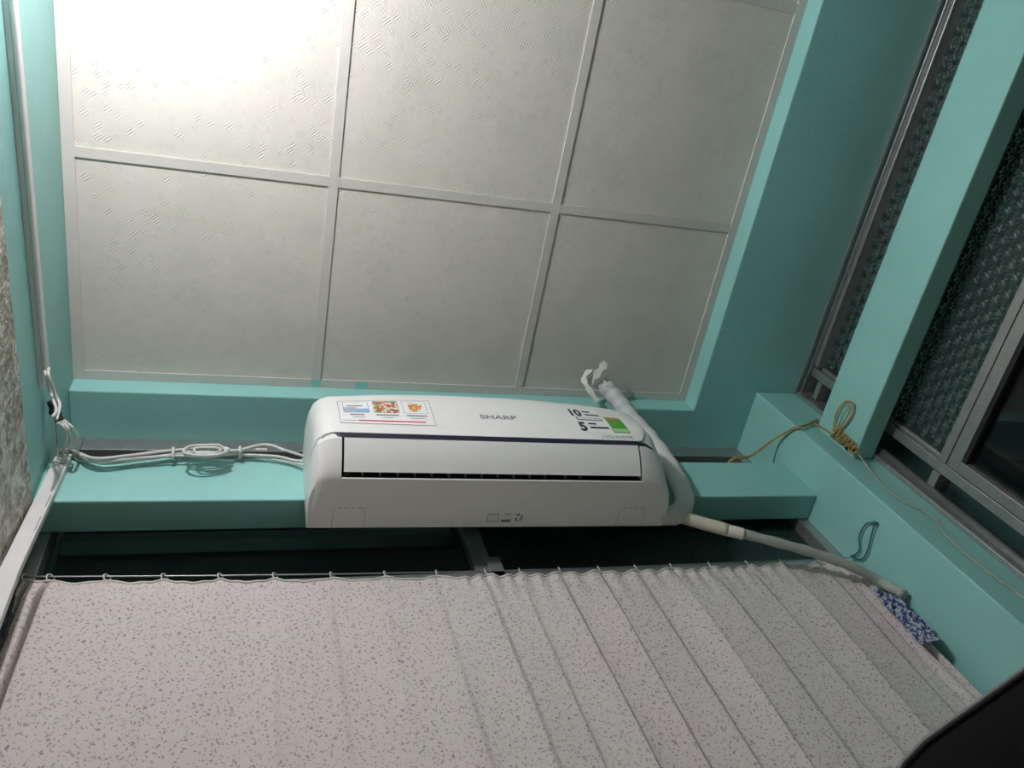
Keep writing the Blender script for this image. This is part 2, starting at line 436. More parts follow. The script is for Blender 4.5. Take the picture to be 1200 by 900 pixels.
for (y0, y1, z0, z1, patt) in ((YE, 0.868, 1.431, 1.966, 1), (YE, 0.848, 0.19, 1.356, 0), (0.909, 0.968, 0.19, 1.99, 0)):
    p = obj('pane', bx(1.808, 1.813, y0, y1, z0, z1), PATT if patt else CLEAR, w2)
    if patt:
        r = obj('relief', relief(B(), lambda u, v, h: (1.8078-h, u, v), max(y0, -1.2), y1, z0, z1), PATT, p); r['kind'] = 'stuff'

# ------------------------------------------------------------------ bulb on the left wall, just out of the frame
LX0, LYB, LZB = XL+0.115, -0.23, 1.625
lp = tag(empty('wall_bulb', (XL, LYB, 1.59)), 'lit white round bulb in a holder on the left wall', 'lamp')
b = B(); b.tube([(XL, LYB, LZB), (XL+0.010, LYB, LZB), (XL+0.014, LYB, LZB), (XL+0.016, LYB, LZB), (XL+0.045, LYB, LZB)], [0.036, 0.036, 0.030, 0.021, 0.019], 20)
obj('holder', b, WHITE, lp, smooth=True)
b = B(); b.tube([(XL+0.046, LYB, LZB), (XL+0.060, LYB, LZB), (XL+0.085, LYB, LZB)], [0.015, 0.017, 0.028], 20)
obj('bulb_base', b, WHITE, lp, smooth=True)
b = B(); ang = [math.radians(-58+148*k/12) for k in range(13)]
b.tube([(LX0-0.012+0.034*math.sin(a), LYB, LZB) for a in ang], [max(0.0005, 0.034*math.cos(a)) for a in ang], 20)
obj('globe', b, EMIT, lp, smooth=True)

# ------------------------------------------------------------------ air conditioner
ac = tag(empty('air_conditioner', (0.600, 1.1075, 1.476)), 'white wall-mounted air conditioner with a navy stripe and stickers on its front', 'air conditioner')
ac.rotation_euler = (0, math.radians(1.2), 0)
XA, XB = -0.437, 0.437
def yscale(x):
    L = [(-0.437, 0.60), (-0.432, 0.78), (-0.423, 0.91), (-0.41, 0.97), (-0.392, 1.0), (0.335, 1.0), (0.362, 0.985), (0.385, 0.93), (0.405, 0.86), (0.422, 0.76), (0.432, 0.64), (0.437, 0.5)]
    for (a, s), (b, t) in zip(L, L[1:]):
        if x <= b: k = (x-a)/(b-a); return s+(t-s)*max(0, min(1, k))
    return L[-1][1]
PANEL = spline([(0, -0.2010, 0.0745), (0, -0.2060, 0.12), (0, -0.2090, 0.175), (0, -0.2080, 0.230), (0, -0.2020, 0.268), (0, -0.186, 0.290), (0, -0.155, 0.2975), (0, -0.115, 0.2985)], 5)
PLEN = [0]
for a_, b_ in zip(PANEL, PANEL[1:]): PLEN.append(PLEN[-1] + (b_-a_).length)
def yup(x):
    L = [(-0.437, 0.60), (-0.432, 0.78), (-0.423, 0.91), (-0.41, 0.97), (-0.392, 1.0), (0.36, 1.0), (0.385, 0.985), (0.402, 0.955), (0.416, 0.89), (0.427, 0.79), (0.434, 0.65), (0.437, 0.5)]
    for (a, s), (b, t) in zip(L, L[1:]):
        if x <= b: k = (x-a)/(b-a); return s+(t-s)*max(0, min(1, k))
    return L[-1][1]
def bow(x, p):
    k = min(1, abs(x+0.03)/0.44)**2.2; wgt = max(0, min(1, (p.z-0.10)/0.16)); wgt = wgt*wgt*(3-2*wgt)
    return Vector((x, (p.y + 0.018*k*wgt)*(yscale(x)*(1-min(1, max(0, (p.z-0.07)/0.06)))+yup(x)*min(1, max(0, (p.z-0.07)/0.06))), p.z - 0.016*k*wgt))
def panel_pt(x, s, h=0.0):
    s = max(0, min(PLEN[-1]-1e-6, s)); i = 0
    while PLEN[i+1] < s: i += 1
    k = (s-PLEN[i])/(PLEN[i+1]-PLEN[i]); p = PANEL[i].lerp(PANEL[i+1], k)
    d = (PANEL[i+1]-PANEL[i]).normalized(); n = Vector((0, -d.z, d.y))
    return bow(x, p) + n*h
xs_full = [-0.437, -0.434, -0.430, -0.423, -0.41, -0.392, -0.373]
mid = [-0.373+i*(0.347+0.373)/14 for i in range(15)]
xs_r = [0.347, 0.362, 0.375, 0.385, 0.395, 0.405, 0.414, 0.422, 0.428, 0.432, 0.435, 0.437]
upper = [Vector((0, p.y+0.004, p.z-0.003*(1 if p.z > 0.28 else 0))) for p in PANEL]
def sec(x, cav):
    s = yscale(x)
    low = [Vector((x, 0, 0)), Vector((x, -0.127*s, 0.001))]
    if cav: low += [Vector((x, -0.129*s, 0.060)), Vector((x, -0.192*s, 0.072))]
    else: low += [Vector((x, -0.142*s, 0.0060)), Vector((x, -0.171*s, 0.031)), Vector((x, -0.1965*s, 0.058)), Vector((x, -0.1985*s, 0.072))]
    up = [bow(x, p) for p in upper]
    return low + up + [Vector((x, 0, 0.290))]
b = B()
b.loft([sec(x, False) for x in xs_full]); b.loft([sec(x, True) for x in mid]); b.loft([sec(x, False) for x in xs_r])
o = obj('body', b, WHITE, ac, local=True, smooth=True)
md = o.modifiers.new('split', 'EDGE_SPLIT'); md.split_angle = math.radians(28)
# front panel shell
xp = [-0.434, -0.430, -0.423, -0.41, -0.392, -0.36] + [-0.33+0.05*i for i in range(14)] + [0.345, 0.355, 0.365, 0.374, 0.382, 0.389, 0.395, 0.400, 0.403]
NP = 30
b = B(); secs = []
for x in xp:
    e = 0.0
    if x > 0.345: q = (x-0.345)/0.058; e = 0.20*(1-math.sqrt(max(0, 1-q*q)))
    ss = [e + (PLEN[-1]-e)*i/NP for i in range(NP+1)]
    secs.append([panel_pt(x, s, 0.0012) for s in ss] + [panel_pt(x, s, -0.0035) for s in reversed(ss)])
b.loft(secs)
o = obj('front_panel', b, WHITE, ac, local=True, smooth=True)
md = o.modifiers.new('split', 'EDGE_SPLIT'); md.split_angle = math.radians(40)
# navy stripe with pointed ends
def stripe_sec(x, z0, z1, f=0.0006):
    s = yscale(x); y0, y1 = (-0.1975-f)*s, (-0.2010-f)*s
    return [Vector((x, y0, z0)), Vector((x, y1, z1)), Vector((x, -0.190*s, z1)), Vector((x, -0.190*s, z0))]
b = B(); b.loft([stripe_sec(-0.414, 0.0675, 0.0678, 0.001), stripe_sec(-0.378, 0.0625, 0.076, 0.001), stripe_sec(-0.366, 0.0605, 0.073)] +
                [stripe_sec(-0.366+0.7*i/10, 0.0605, 0.073) for i in range(1, 11)] + [stripe_sec(0.355, 0.0605, 0.073), stripe_sec(0.370, 0.063, 0.0735, 0.001), stripe_sec(0.392, 0.0675, 0.068, 0.001)])
obj('stripe', b, NAVY, ac, local=True)['label'] = 'navy blue gloss stripe'
# louvre flap
fl = spline([(0, -0.1975, 0.059), (0, -0.184, 0.0435), (0, -0.165, 0.0245), (0, -0.1430, 0.0065)], 4)
b = B(); secs = []
for x in [-0.368+(0.341+0.368)*i/8 for i in range(9)]:
    secs.append([Vector((x, p.y, p.z)) for p in fl] + [Vector((x, p.y+0.001, p.z+0.0035)) for p in reversed(fl)])
b.loft(secs); obj('louvre', b, WHITE, ac, local=True, smooth=True).modifiers.new('split', 'EDGE_SPLIT').split_angle = math.radians(35)
b = B(); b.box(-0.3715, 0.3455, -0.1300, -0.1286, 0.0052, 0.059); b.add([(-0.3715, -0.130, 0.0585), (0.3455, -0.130, 0.0585), (0.3455, -0.191, 0.070), (-0.3715, -0.191, 0.070)], [(0, 1, 2, 3)])
obj('air_outlet', b, DARK, ac, local=True)
for i in range(14):
    x = -0.372 + 0.045 + i*0.0385
    if i > 11: x += 0.012
    b = B(); b.box(x-0.002, x+0.002, -0.141, -0.1305, 0.009, 0.045); obj('vane', b, FIN, ac, local=True)
b = B(); b.box(-0.3715, 0.3455, -0.1305, -0.1265, -0.0003, 0.0045)
obj('outlet_lip', b, WHITE, ac, local=True, bevel=0.001)
def under(x, y, h=0.0007): return Vector((x, y, -y/0.127*0.001 - h))
def uquad(b, x0, x1, y0, y1): b.add([under(x0, y0), under(x0, y1), under(x1, y1), under(x1, y0)], [(0, 1, 2, 3)]); return b
for cx in (-0.348, 0.342):
    b = B()
    for k in range(4): uquad(b, cx-0.026+0.0150*k, cx-0.026+0.0150*k+0.009, -0.0545, -0.0530)
    for k in range(4):
        for sx in (-0.035, 0.035): uquad(b, cx+sx-0.0006, cx+sx+0.0006, -0.045+0.0115*k, -0.045+0.0115*k+0.0075)
    for sx in (-1, 1): uquad(b, cx+sx*0.031-0.003, cx+sx*0.031+0.003, -0.0520, -0.0508)
    obj('knockout_outline', b, GREYINK, ac, local=True)
b = B()
for (x0, x1, y0, y1) in ((-0.028, 0.0, -0.037, -0.0355), (-0.028, 0.0, -0.017, -0.0155), (-0.028, -0.0268, -0.037, -0.016), (-0.0012, 0, -0.037, -0.016), (0.008, 0.030, -0.0185, -0.0145), (0.005, 0.034, -0.0215, -0.020), (0.013, 0.027, -0.037, -0.0355)): uquad(b, x0, x1, y0, y1)
for k in range(10):
    if k % 3 == 2: continue
    a0, a1 = 2*math.pi*k/10, 2*math.pi*(k+0.8)/10
    b.add([under(0.050+r*math.cos(a), -0.027+r*math.sin(a)*1.2) for r, a in ((0.006, a0), (0.0095, a0), (0.0095, a1), (0.006, a1))], [(3, 2, 1, 0)])
obj('recycling_mark', b, INK, ac, local=True)

# printed matter laid on the front panel; u = across, s = up along the panel
def pquad(b, u0, u1, s0, s1, h, nu=1, ns=3, tilt=0.0):
    vs = []; fs = []
    for j in range(ns+1):
        for i in range(nu+1):
            s = s0+(s1-s0)*j/ns; vs.append(panel_pt(u0+(u1-u0)*i/nu, s, h))
    for j in range(ns):
        for i in range(nu): a = j*(nu+1)+i; fs.append((a, a+1, a+nu+2, a+nu+1))
    b.add(vs, fs); return b
def ptext(name, txt, u, s, size, M, h=0.0021, sx=1.0, bold=0.0, shear=0.0):
    cu = bpy.data.curves.new(name, 'FONT'); cu.body = txt; cu.size = size; cu.offset = bold; cu.shear = shear
    cu.resolution_u = 3
    t = bpy.data.objects.new(name, cu); COL.objects.link(t)
    dg = bpy.context.evaluated_depsgraph_get(); me = bpy.data.meshes.new_from_object(t.evaluated_get(dg))
    bpy.data.objects.remove(t)
    b = B(); b.add([panel_pt(u+v.co.x*sx, s+v.co.y, h) for v in me.vertices], [tuple(p.vertices) for p in me.polygons])
    bpy.data.meshes.remove(me)
    return obj(name, b, M, ac, local=True)
HS = 0.0017
# picture sticker
U0, U1, S0, S1 = -0.374, -0.156, 0.034, 0.154
st = obj('picture_sticker', pquad(B(), U0, U1, S0, S1, HS, 8, 12), STICK, ac, local=True); st['label'] = 'white sticker with three small pictures and a red line'
def sub(name, bb, M): return obj(name, bb, M, st, local=True)
def U(k): return U0+(U1-U0)*k
def SS(k): return S0+(S1-S0)*k
b = B()
for (a, c, d, e) in ((0, 1, 0, .012), (0, 1, .988, 1), (0, .006, 0, 1), (.994, 1, 0, 1)): pquad(b, U(a), U(c), SS(d), SS(e), HS+.0003, 6, 6)
sub('border', b, GREYINK)
def frame(k0, k1):
    b = B()
    for (a, c, d, e) in ((k0, k1, .42, .43), (k0, k1, .935, .945), (k0, k0+.005, .42, .945), (k1-.005, k1, .42, .945)): pquad(b, U(a), U(c), SS(d), SS(e), HS+.0003, 3, 4)
    return b
sub('picture_frame', frame(.05, .32), GREYINK); sub('picture_frame', frame(.37, .64), GREYINK); sub('picture_frame', frame(.69, .95), GREYINK)
sub('picture_patch', pquad(B(), U(.055), U(.315), SS(.43), SS(.60), HS+.0004), BLUE)
sub('picture_patch', pquad(B(), U(.055), U(.19), SS(.47), SS(.66), HS+.0005), STEELG)
sub('picture_patch', pquad(B(), U(.09), U(.26), SS(.70), SS(.75), HS+.0005), GREYINK)
def print_mat(name, scale, cols):
    M = mat(name, (0.5, 0.5, 0.5), 0.4); t = NT(M)
    vo = t.n('ShaderNodeTexVoronoi', Scale=scale); t.l(t.coord(), vo.inputs['Vector'])
    sep = t.n('ShaderNodeSeparateColor'); t.l(vo.outputs['Color'], sep.inputs[0])
    c = t.ramp(sep.outputs[0], [(k/len(cols), q) for k, q in enumerate(cols)])
    t.t.nodes[-1].color_ramp.interpolation = 'CONSTANT'
    t.l(c, t.b.inputs['Base Color']); return M
FRUIT = print_mat('fruit_print', 150.0, [(0.75, 0.72, 0.66), (0.55, 0.06, 0.04), (0.70, 0.30, 0.12), (0.78, 0.74, 0.66), (0.10, 0.30, 0.06), (0.50, 0.10, 0.06)])
BROWNP = print_mat('brown_print', 170.0, [(0.60, 0.25, 0.06), (0.45, 0.15, 0.04), (0.72, 0.45, 0.20), (0.55, 0.22, 0.05), (0.80, 0.70, 0.55)])
sub('picture', pquad(B(), U(.375), U(.635), SS(.43), SS(.935), HS+.0004, 2, 4), FRUIT)
b = B(); vs = [panel_pt(U(.82), SS(.68), HS+.0004)]
for k in range(18):
    a = 2*math.pi*k/18; r_ = 1+0.12*math.sin(3*a+1); vs.append(panel_pt(U(.82+.078*r_*math.cos(a)), SS(.68+.19*r_*math.sin(a)), HS+.0004))
b.add(vs, [(0, 1+k, 1+(k+1) % 18) for k in range(18)])
sub('picture', b, BROWNP)
def caption(M, c, wd, s0, s1, n):
    b = B(); vs = []; fs = []
    for k in range(2*n+1):
        d = 0 if k % 2 else 0.4*(s1-s0)
        vs += [panel_pt(U(c-wd/2+wd*k/(2*n)), SS(s0+d*.5), HS+.0005), panel_pt(U(c-wd/2+wd*k/(2*n)), SS(s1-d*.5), HS+.0005)]
    for k in range(2*n): fs.append((2*k, 2*k+2, 2*k+3, 2*k+1))
    b.add(vs, fs); sub('caption', b, M)
for c, wd in ((.185, .15), (.505, .24), (.82, .22)): caption(GREYINK, c, wd, .30, .36, 7)
for c, wd in ((.2, .13), (.505, .12), (.82, .16)): caption(STEELG, c, wd, .215, .255, 6)
sub('line', pquad(B(), U(.19), U(.90), SS(.085), SS(.125), HS+.0004, 4), RED)
sub('caption', pquad(B(), U(.025), U(.17), SS(.085), SS(.11), HS+.0004, 4), STEELG)
# maker's name and the other stickers
ptext('maker_name', 'SHARP', -0.042, 0.072, 0.0240, GREYINK, sx=1.30, bold=0.0004)
g = obj('warranty_sticker', pquad(B(), 0.202, 0.288, 0.028, 0.156, HS, 6, 10), STICK, ac, local=True); g['label'] = 'white warranty sticker printed 10 and 5'
ptext('number', '10', 0.200, 0.110, 0.054, INK, sx=0.66, bold=0.0028)
ptext('number', '5', 0.208, 0.036, 0.054, INK, sx=0.72, bold=0.0028)
def rows(name, M, items):
    for (u, s, n, w_, h_) in items:
        b = B(); vs = []; fs = []
        # one continuous ribbon of letter-like steps
        for k in range(2*n+1):
            d = 0.0 if k % 2 else h_*0.35
            vs += [panel_pt(u+w_*k/(2*n), s+d*0.5, HS+.0005), panel_pt(u+w_*k/(2*n), s+h_-d*0.5, HS+.0005)]
        for k in range(2*n): fs.append((2*k, 2*k+2, 2*k+3, 2*k+1))
        b.add(vs, fs); obj(name, b, M, g, local=True)
rows('small_print', INK, [(0.242, 0.134, 4, 0.022, 0.010), (0.244, 0.115, 6, 0.040, 0.010), (0.236, 0.064, 4, 0.022, 0.010), (0.236, 0.045, 7, 0.050, 0.010)])
obj('print_band', pquad(B(), 0.212, 0.284, 0.086, 0.103, HS+.0004, 3), GREYINK, g, local=True)
rows('small_print', STICK, [(0.215, 0.090, 9, 0.066, 0.009)])
for q in g.children:
    if q.name.startswith('small_print') and q.data.materials[0] == STICK:
        for v in q.data.vertices: v.co.y -= 0.0006
gs = obj('energy_sticker', pquad(B(), 0.294, 0.338, 0.030, 0.116, HS, 3, 8), GREEN, ac, local=True); gs['label'] = 'green energy rating sticker'
obj('sticker_band', pquad(B(), 0.295, 0.337, 0.095, 0.114, HS+.0004, 3, 3), OLIVE, gs, local=True)
obj('sticker_band', pquad(B(), 0.296, 0.336, 0.032, 0.049, HS+.0004, 3, 3), LGREEN, gs, local=True)
ptext('series_name', 'J-TECH INVERTER', 0.252, 0.006, 0.0175, GREYINK, sx=0.62, shear=0.2)

# ------------------------------------------------------------------ pipe, hose
def thing_tube(name, pts, r, M, label, cat, group=None, n=10, per=10, smooth=True):
    P = spline(pts, per); N = len(P)
    rr = r if not callable(r) else [r(i/(N-1)) for i in range(N)]
    o = obj(name, B().tube(P, rr, n), M, None, smooth=smooth); tag(o, label, cat, group); return o
pp = [(1.012, 1.083, 1.498), ony(788, 604, 1.090), ony(802, 588, 1.084), ony(789, 553, 1.078), ony(763, 516, 1.074), ony(739, 489, 1.05), ony(722, 467, 1.02), onz(705, 448, 2.042)]
pipe = tag(empty('refrigerant_pipe', pp[0]), 'white wrapped pipe looping up from the air conditioner to the ceiling', 'pipe')
P = spline(pp, 14)
obj('wrapped_pipe', B().tube(P, [0.0255+0.0012*math.sin(i*0.9)+0.0006*math.sin(i*2.3) for i in range(len(P))], 16), WRAP, pipe, smooth=True)
tp = [Vector(p) for p in (onz(696, 452, 2.035), onz(699, 440, 2.03), onz(708, 428, 2.02), onz(712, 424, 2.03))]
def ribbon(pts, wv, wd, th=0.0012):
    b = B(); pts = spline(pts, 5); secs = []
    wv = Vector(wv).normalized()
    for i, p in enumerate(pts):
        t = (pts[min(i+1, len(pts)-1)]-pts[max(i-1, 0)]).normalized(); n = t.cross(wv).normalized(); q = n.cross(t)
        ww = wd*(0.85+0.25*math.sin(i*1.3))
        secs.append([p+q*ww+n*th, p-q*ww+n*th, p-q*ww-n*th, p+q*ww-n*th])
    b.loft(secs); return b
obj('torn_tape', ribbon([onz(690, 449, 2.028), onz(697, 441, 2.02), onz(706, 430, 2.015), onz(710, 425, 2.03)], (CR*0.6+CU*-0.5), 0.012), TAPE, pipe)
obj('torn_tape', ribbon([onz(704, 437, 2.035), onz(692, 434, 2.03), onz(684, 444, 2.01), onz(690, 456, 1.985), onz(700, 470, 1.965)], (CR*0.9+CU*0.1), 0.0085), TAPE, pipe)
obj('torn_tape', ribbon([onz(706, 444, 2.02), onz(710, 450, 2.01), onz(716, 456, 2.0)], (CR*0.4-CU*0.4), 0.005), TAPE, pipe)

hb = empty('drain_hose', ony(800, 605, 1.06)); tag(hb, 'ivory and grey drain hose running from the air conditioner to the corner column', 'hose')
h0 = [ony(793, 604, 1.094), ony(815, 611, 1.094), ony(852, 621, 1.094)]
obj('ivory_sleeve', B().tube(spline(h0, 8), 0.0165, 14), IVORY, hb, smooth=True)
h1 = [ony(851, 621, 1.094), ony(862, 623.5, 1.094), ony(871, 626, 1.095)]
obj('tape_wrap', B().tube(spline(h1, 4), [0.0145+0.001*(i % 2) for i in range(9)], 14), TAPE, hb, smooth=True)
h2 = [ony(869, 625, 1.095), ony(915, 637, 1.10), ony(960, 650, 1.11), ony(1000, 665, 1.12), onx(1030, 681, 1.572), onx(1060, 697, 1.585)]
obj('grey_hose', B().tube(spline(h2, 8), [0.0125+0.0008*math.sin(i*1.1) for i in range(41)], 14), HOSE, hb, smooth=True)

# ------------------------------------------------------------------ trunking and cables on the left
tr = empty('cable_trunking', (-0.37, 1.095, 0.6)); tag(tr, 'white flat trunking running straight down the lintel beside the curtain', 'trunking')
a0 = Vector((-0.3555, 1.0955, 1.755)); a1 = Vector((-0.3626, 1.0955, LZ0))
a2 = ony(11.5, 669, 1.052); a3 = Vector((a2.x, a2.y, FLOOR+0.0005))
def along(hw, y0, y1):
    b = B(); b.loft([[Vector((c.x-hw, c.y+y0, c.z)), Vector((c.x+hw, c.y+y0, c.z)), Vector((c.x+hw, c.y+y1, c.z)), Vector((c.x-hw, c.y+y1, c.z))] for c in (a0, a1, a2, a3)]); return b
obj('channel', along(0.0155, 0.0, 0.012), TRUNK, tr, bevel=0.002)
obj('cover', along(0.0160, -0.006, 0.0), TRUNK, tr, bevel=0.002)
def trunk_at(d):              # point on the cover's middle line, d metres below its top
    L = (a1-a0).length
    return a0.lerp(a1, d/L) if d < L else a1.lerp(a2, (d-L)/(a2-a1).length)
for d0 in (0.05, 0.165, 0.265):
    vs = []; fs = []
    for i in range(13):          # one stepped ribbon of tiny lettering
        c = trunk_at(d0+0.0046*i); w_ = 0.0012 if i % 2 else 0.0005
        vs += [(c.x+0.0115-w_, c.y-0.0064, c.z), (c.x+0.0115+w_, c.y-0.0064, c.z)]
    for i in range(12): fs.append((2*i, 2*i+1, 2*i+3, 2*i+2))
    obj('printed_marking', B().add(vs, fs), GREYINK, tr)
tl = B(); c = trunk_at(0.045) + Vector((0, 0.0115, 0))
tl.tube([c+Vector((-0.018, -0.018, 0.012)), c+Vector((0.0, -0.0205, 0.006)), c+Vector((0.018, -0.018, 0.0))], 0.002, 6)
tl.tube([c+Vector((-0.014, -0.018, -0.012)), c+Vector((0.0, -0.0205, 0.004)), c+Vector((0.012, -0.018, 0.016))], 0.002, 6)
obj('tie_wrap', tl, CABLE, tr)

d2 = empty('cable_trunking', (XL+0.01, 0.5, 1.67)); tag(d2, 'white trunking running level along the left wall under the ceiling', 'trunking')
def lev(x0, x1, ya, yb, za, zb):
    b = B(); k = lambda y: 0.077*(y-0.36)
    b.add([(x, y, z+k(y)) for x in (x0, x1) for y, z in ((ya, za), (yb, za), (yb, zb), (ya, zb))], [(0, 3, 2, 1), (4, 5, 6, 7), (0, 1, 5, 4), (1, 2, 6, 5), (2, 3, 7, 6), (3, 0, 4, 7)]); return b
obj('channel', lev(XL, XL+0.010, -0.09, 0.905, 1.676, 1.700), TRUNK, d2, bevel=0.001)
obj('cover', lev(XL+0.0102, XL+0.019, -0.09, 0.865, 1.673, 1.702), TRUNK, d2, bevel=0.004, seg=3)

def relax(lines, r, pin, bound, its=160):
    """push cable centre lines apart until none runs through another; pin[i] = (points kept at the start, at the end)"""
    A = [np.array([tuple(p) for p in l]) for l in lines]; R0 = [a.copy() for a in A]
    for it in range(its):
        M = [np.zeros_like(a) for a in A]
        for i in range(len(A)):
            for j in range(i, len(A)):
                d = A[i][:, None, :]-A[j][None, :, :]; q = np.sqrt((d*d).sum(2)); need = r[i]+r[j]+0.0003
                if i == j:
                    k = np.abs(np.arange(len(A[i]))[:, None]-np.arange(len(A[i]))[None, :]); q = np.where(k < 6, 9.0, q)
                w_ = np.where(q < need, (need-q)/np.maximum(q, 1e-4), 0.0)
                if not w_.any(): continue
                jit = np.array([0.0, 0.0004, 0.0002])*(1 if i < j else 0)
                ni = np.maximum(1, (w_ > 0).sum(1))[:, None]; nj = np.maximum(1, (w_ > 0).sum(0))[:, None]
                M[i] += 0.5*((d+jit)*w_[:, :, None]).sum(1)/ni
                if i != j: M[j] -= 0.5*((d+jit)*w_[:, :, None]).sum(0)/nj
        for i, a in enumerate(A):
            m_ = M[i]; m_[1:-1] = 0.25*m_[:-2]+0.5*m_[1:-1]+0.25*m_[2:]
            p0, p1 = pin[i]; m_[:p0] = 0
            if p1: m_[-p1:] = 0
            a += m_
            if it < its-30: a[1:-1] += 0.10*(0.5*(a[:-2]+a[2:])-a[1:-1])*(m_[1:-1] != 0)
            bound(a, r[i], p0, p1)
    return [[Vector(p) for p in a] for a in A]
def bound(a, r_, p0, p1):
    free = a[p0:len(a)-p1]
    free[:, 0] = np.maximum(free[:, 0], XL+r_+0.0005)
    low = (free[:, 2] < LZ1+r_) & (free[:, 2] > LZ0-r_) & (free[:, 1] > LY-r_-0.02) & (free[:, 1] < LY+0.05)
    free[low, 1] = np.minimum(free[low, 1], LY-r_-0.0003)
    box = (np.abs(free[:, 0]-a0.x) < 0.016+r_) & (free[:, 2] < a0.z+r_) & (free[:, 2] > a0.z-0.04) & (free[:, 1] > 1.0895-r_)
    free[box, 2] = a0.z+r_+0.0005
def cable(pts, r_, label, group, name='white_cable', M=CABLE, n=8):
    return tag(obj(name, B().tube(pts, r_, n), M, None, smooth=True), label, 'cable', group)

cg = 'white cables dropping from the level trunking'
st0 = (XL+0.014, 0.885, 1.726)
two = [[(st0[0], st0[1]-0.024, st0[2]-0.006), onx(54, 440, -.370), onx(60, 462, -.364), onx(66, 480, -.346), onx(62, 488, -.342)],
       [(st0[0]+0.002, st0[1]-0.024, st0[2]+0.004), onx(57, 440, -.364), onx(65, 462, -.354), onx(70, 475, -.344), onx(66, 492, -.340)]]
two = relax([spline(p, 12) for p in two], [0.0033]*2, [(2, 0)]*2, bound)
cable(two[0], 0.0033, 'white cable bent back over the black taped joint', cg)
cable(two[1], 0.0033, 'white cable curling over the black taped joint', cg)
jo = empty('taped_joint', onx(69, 493, -0.36)); tag(jo, 'black taped cable joint hanging on the left wall', 'joint')
obj('tape', B().tube(spline([onx(61, 470, -.371), onx(63, 478, -.368), onx(64, 486, -.366)], 5), [0.010+0.001*math.sin(i) for i in range(11)], 10), BLACKP, jo, smooth=True)
obj('tape', B().tube(spline([onx(66, 484, -.364), onx(68, 489, -.361), onx(70, 494, -.357)], 5), [0.009+0.001*math.sin(i) for i in range(11)], 10), BLACKP, jo, smooth=True)
RB = 0.0036
fan = []
for k, mids in enumerate(([(76, 500), (78, 515), (74, 529)], [(79, 500), (84, 514), (80, 527)], [(84, 500), (91, 511), (86, 524)])):
    xe_ = a0.x-0.0105+0.0066*k
    fan.append(spline([onx(70, 494, -.357)+Vector((0.0022*(k-1), 0.0, 0.0055*(k-1)))] + [ony(px, py, (0.985, 1.035, 1.072)[i]) for i, (px, py) in enumerate(mids)] + [(xe_, 1.0915, 1.772), (xe_, 1.0935, 1.750)], 10))
# bundle lying along the lintel, out of the trunking's top
def lin(px, py, y=1.085): return ony(px, py, y)
bd = [
 ([(110, 537), (150, 534), (200, 528), (240, 526), (275, 528), (310, 521), (335, 528), (360, 536)], 'upper white cable of the bundle along the lintel, arching beside the air conditioner'),
 ([(115, 540), (160, 537), (205, 534), (250, 535), (290, 527), (313, 527)], 'white cable of the lintel bundle that ends cut off in mid-air'),
 ([(110, 541), (150, 539), (200, 533), (235, 530), (262, 531), (290, 533), (325, 535), (350, 541)], 'lower white cable of the bundle along the lintel'),
 ([(120, 543), (170, 538), (215, 533), (255, 533), (300, 535), (345, 543), (362, 546)], 'straightest white cable of the bundle along the lintel')]
bun = []
for k, (pl, lab) in enumerate(bd):
    x_ = a0.x+(-0.0105, -0.0033, 0.0039, 0.0111)[k]; zt_ = (1.787, 1.779, 1.771, 1.763)[k]
    pts = [(x_, 1.1015, 1.750), (x_+0.001, 1.1013, zt_-0.007), (x_+0.010, 1.1008, zt_)] + [lin(px, py, 1.074+0.0077*k) for px, py in pl]
    if k in (0, 3): pts[-1] = lin(*pl[-1], 1.090-0.004*k)
    bun.append(spline(pts, 10))
ck = []
for i in range(150):
    t = i/149; a = 2*math.pi*5.0*t
    cx, cy = 242 + 28*math.cos(a)*(0.85+0.15*math.sin(5*t*3)), 527.5 + (5.5+2*math.sin(3.1*t*4))*math.sin(a)
    ck.append(lin(cx, cy, 1.050+0.016*t+0.003*math.sin(2*a)))
sets = relax(fan+bun+[ck], [0.003]*3+[RB]*4+[0.0032], [(2, 6)]*3+[(7, 1), (7, 0), (7, 0), (7, 1)]+[(0, 0)], bound, 240)
for k in range(3):
    cable(sets[k], 0.003, ['innermost of three white cables looping into the trunking top', 'middle one of three white cables looping into the trunking top', 'widest looping white cable entering the trunking top'][k], cg)
BG = 'white cables bundled along the lintel'
for k in range(4): cable(sets[3+k], RB, bd[k][1], BG)
cable(sets[7], 0.0032, 'white cable coiled in a flat loop on the lintel bundle', BG, 'coiled_cable', n=7)
tag(obj('brown_wire', B().tube(spline([onx(65, 489, -.364), onx(66, 505, -.368), onx(67, 520, -.374), (a0.x-0.0165, 1.096, 1.775), (a0.x-0.0145, 1.098, 1.752)], 10), 0.0011, 6), YELLOW, None, smooth=True), 'thin brown wire hanging from the black taped joint', 'wire')
# ties drawn snugly round the cables they hold
for cx, lab in ((203, 'pale binding loop round the start of the coiled cable'), (281, 'pale binding loop round the air conditioner end of the coiled cable')):
    xw = lin(cx, 530, 1.08).x; near = []
    for l in sets[3:7]:
        p = min(l, key=lambda q: abs(q.x-xw))
        if abs(p.x-xw) < 0.02: near.append(p)
    c = sum(near, Vector())/len(near); R = []
    for k in range(33):
        a = 2*math.pi*2*k/32; u = Vector((0, math.cos(a), math.sin(a)))
        ext = max((p-c).dot(u) for p in near) + RB + 0.0020
        q = c + u*ext; q.y = min(q.y, LY-0.0022) if q.z < LZ1+0.003 else q.y
        R.append(Vector((xw-0.003+0.006*k/32, q.y, q.z)))
    tag(obj('binding_loop', B().tube(R, 0.0020, 6), CABLE, None, smooth=True), lab, 'tie')

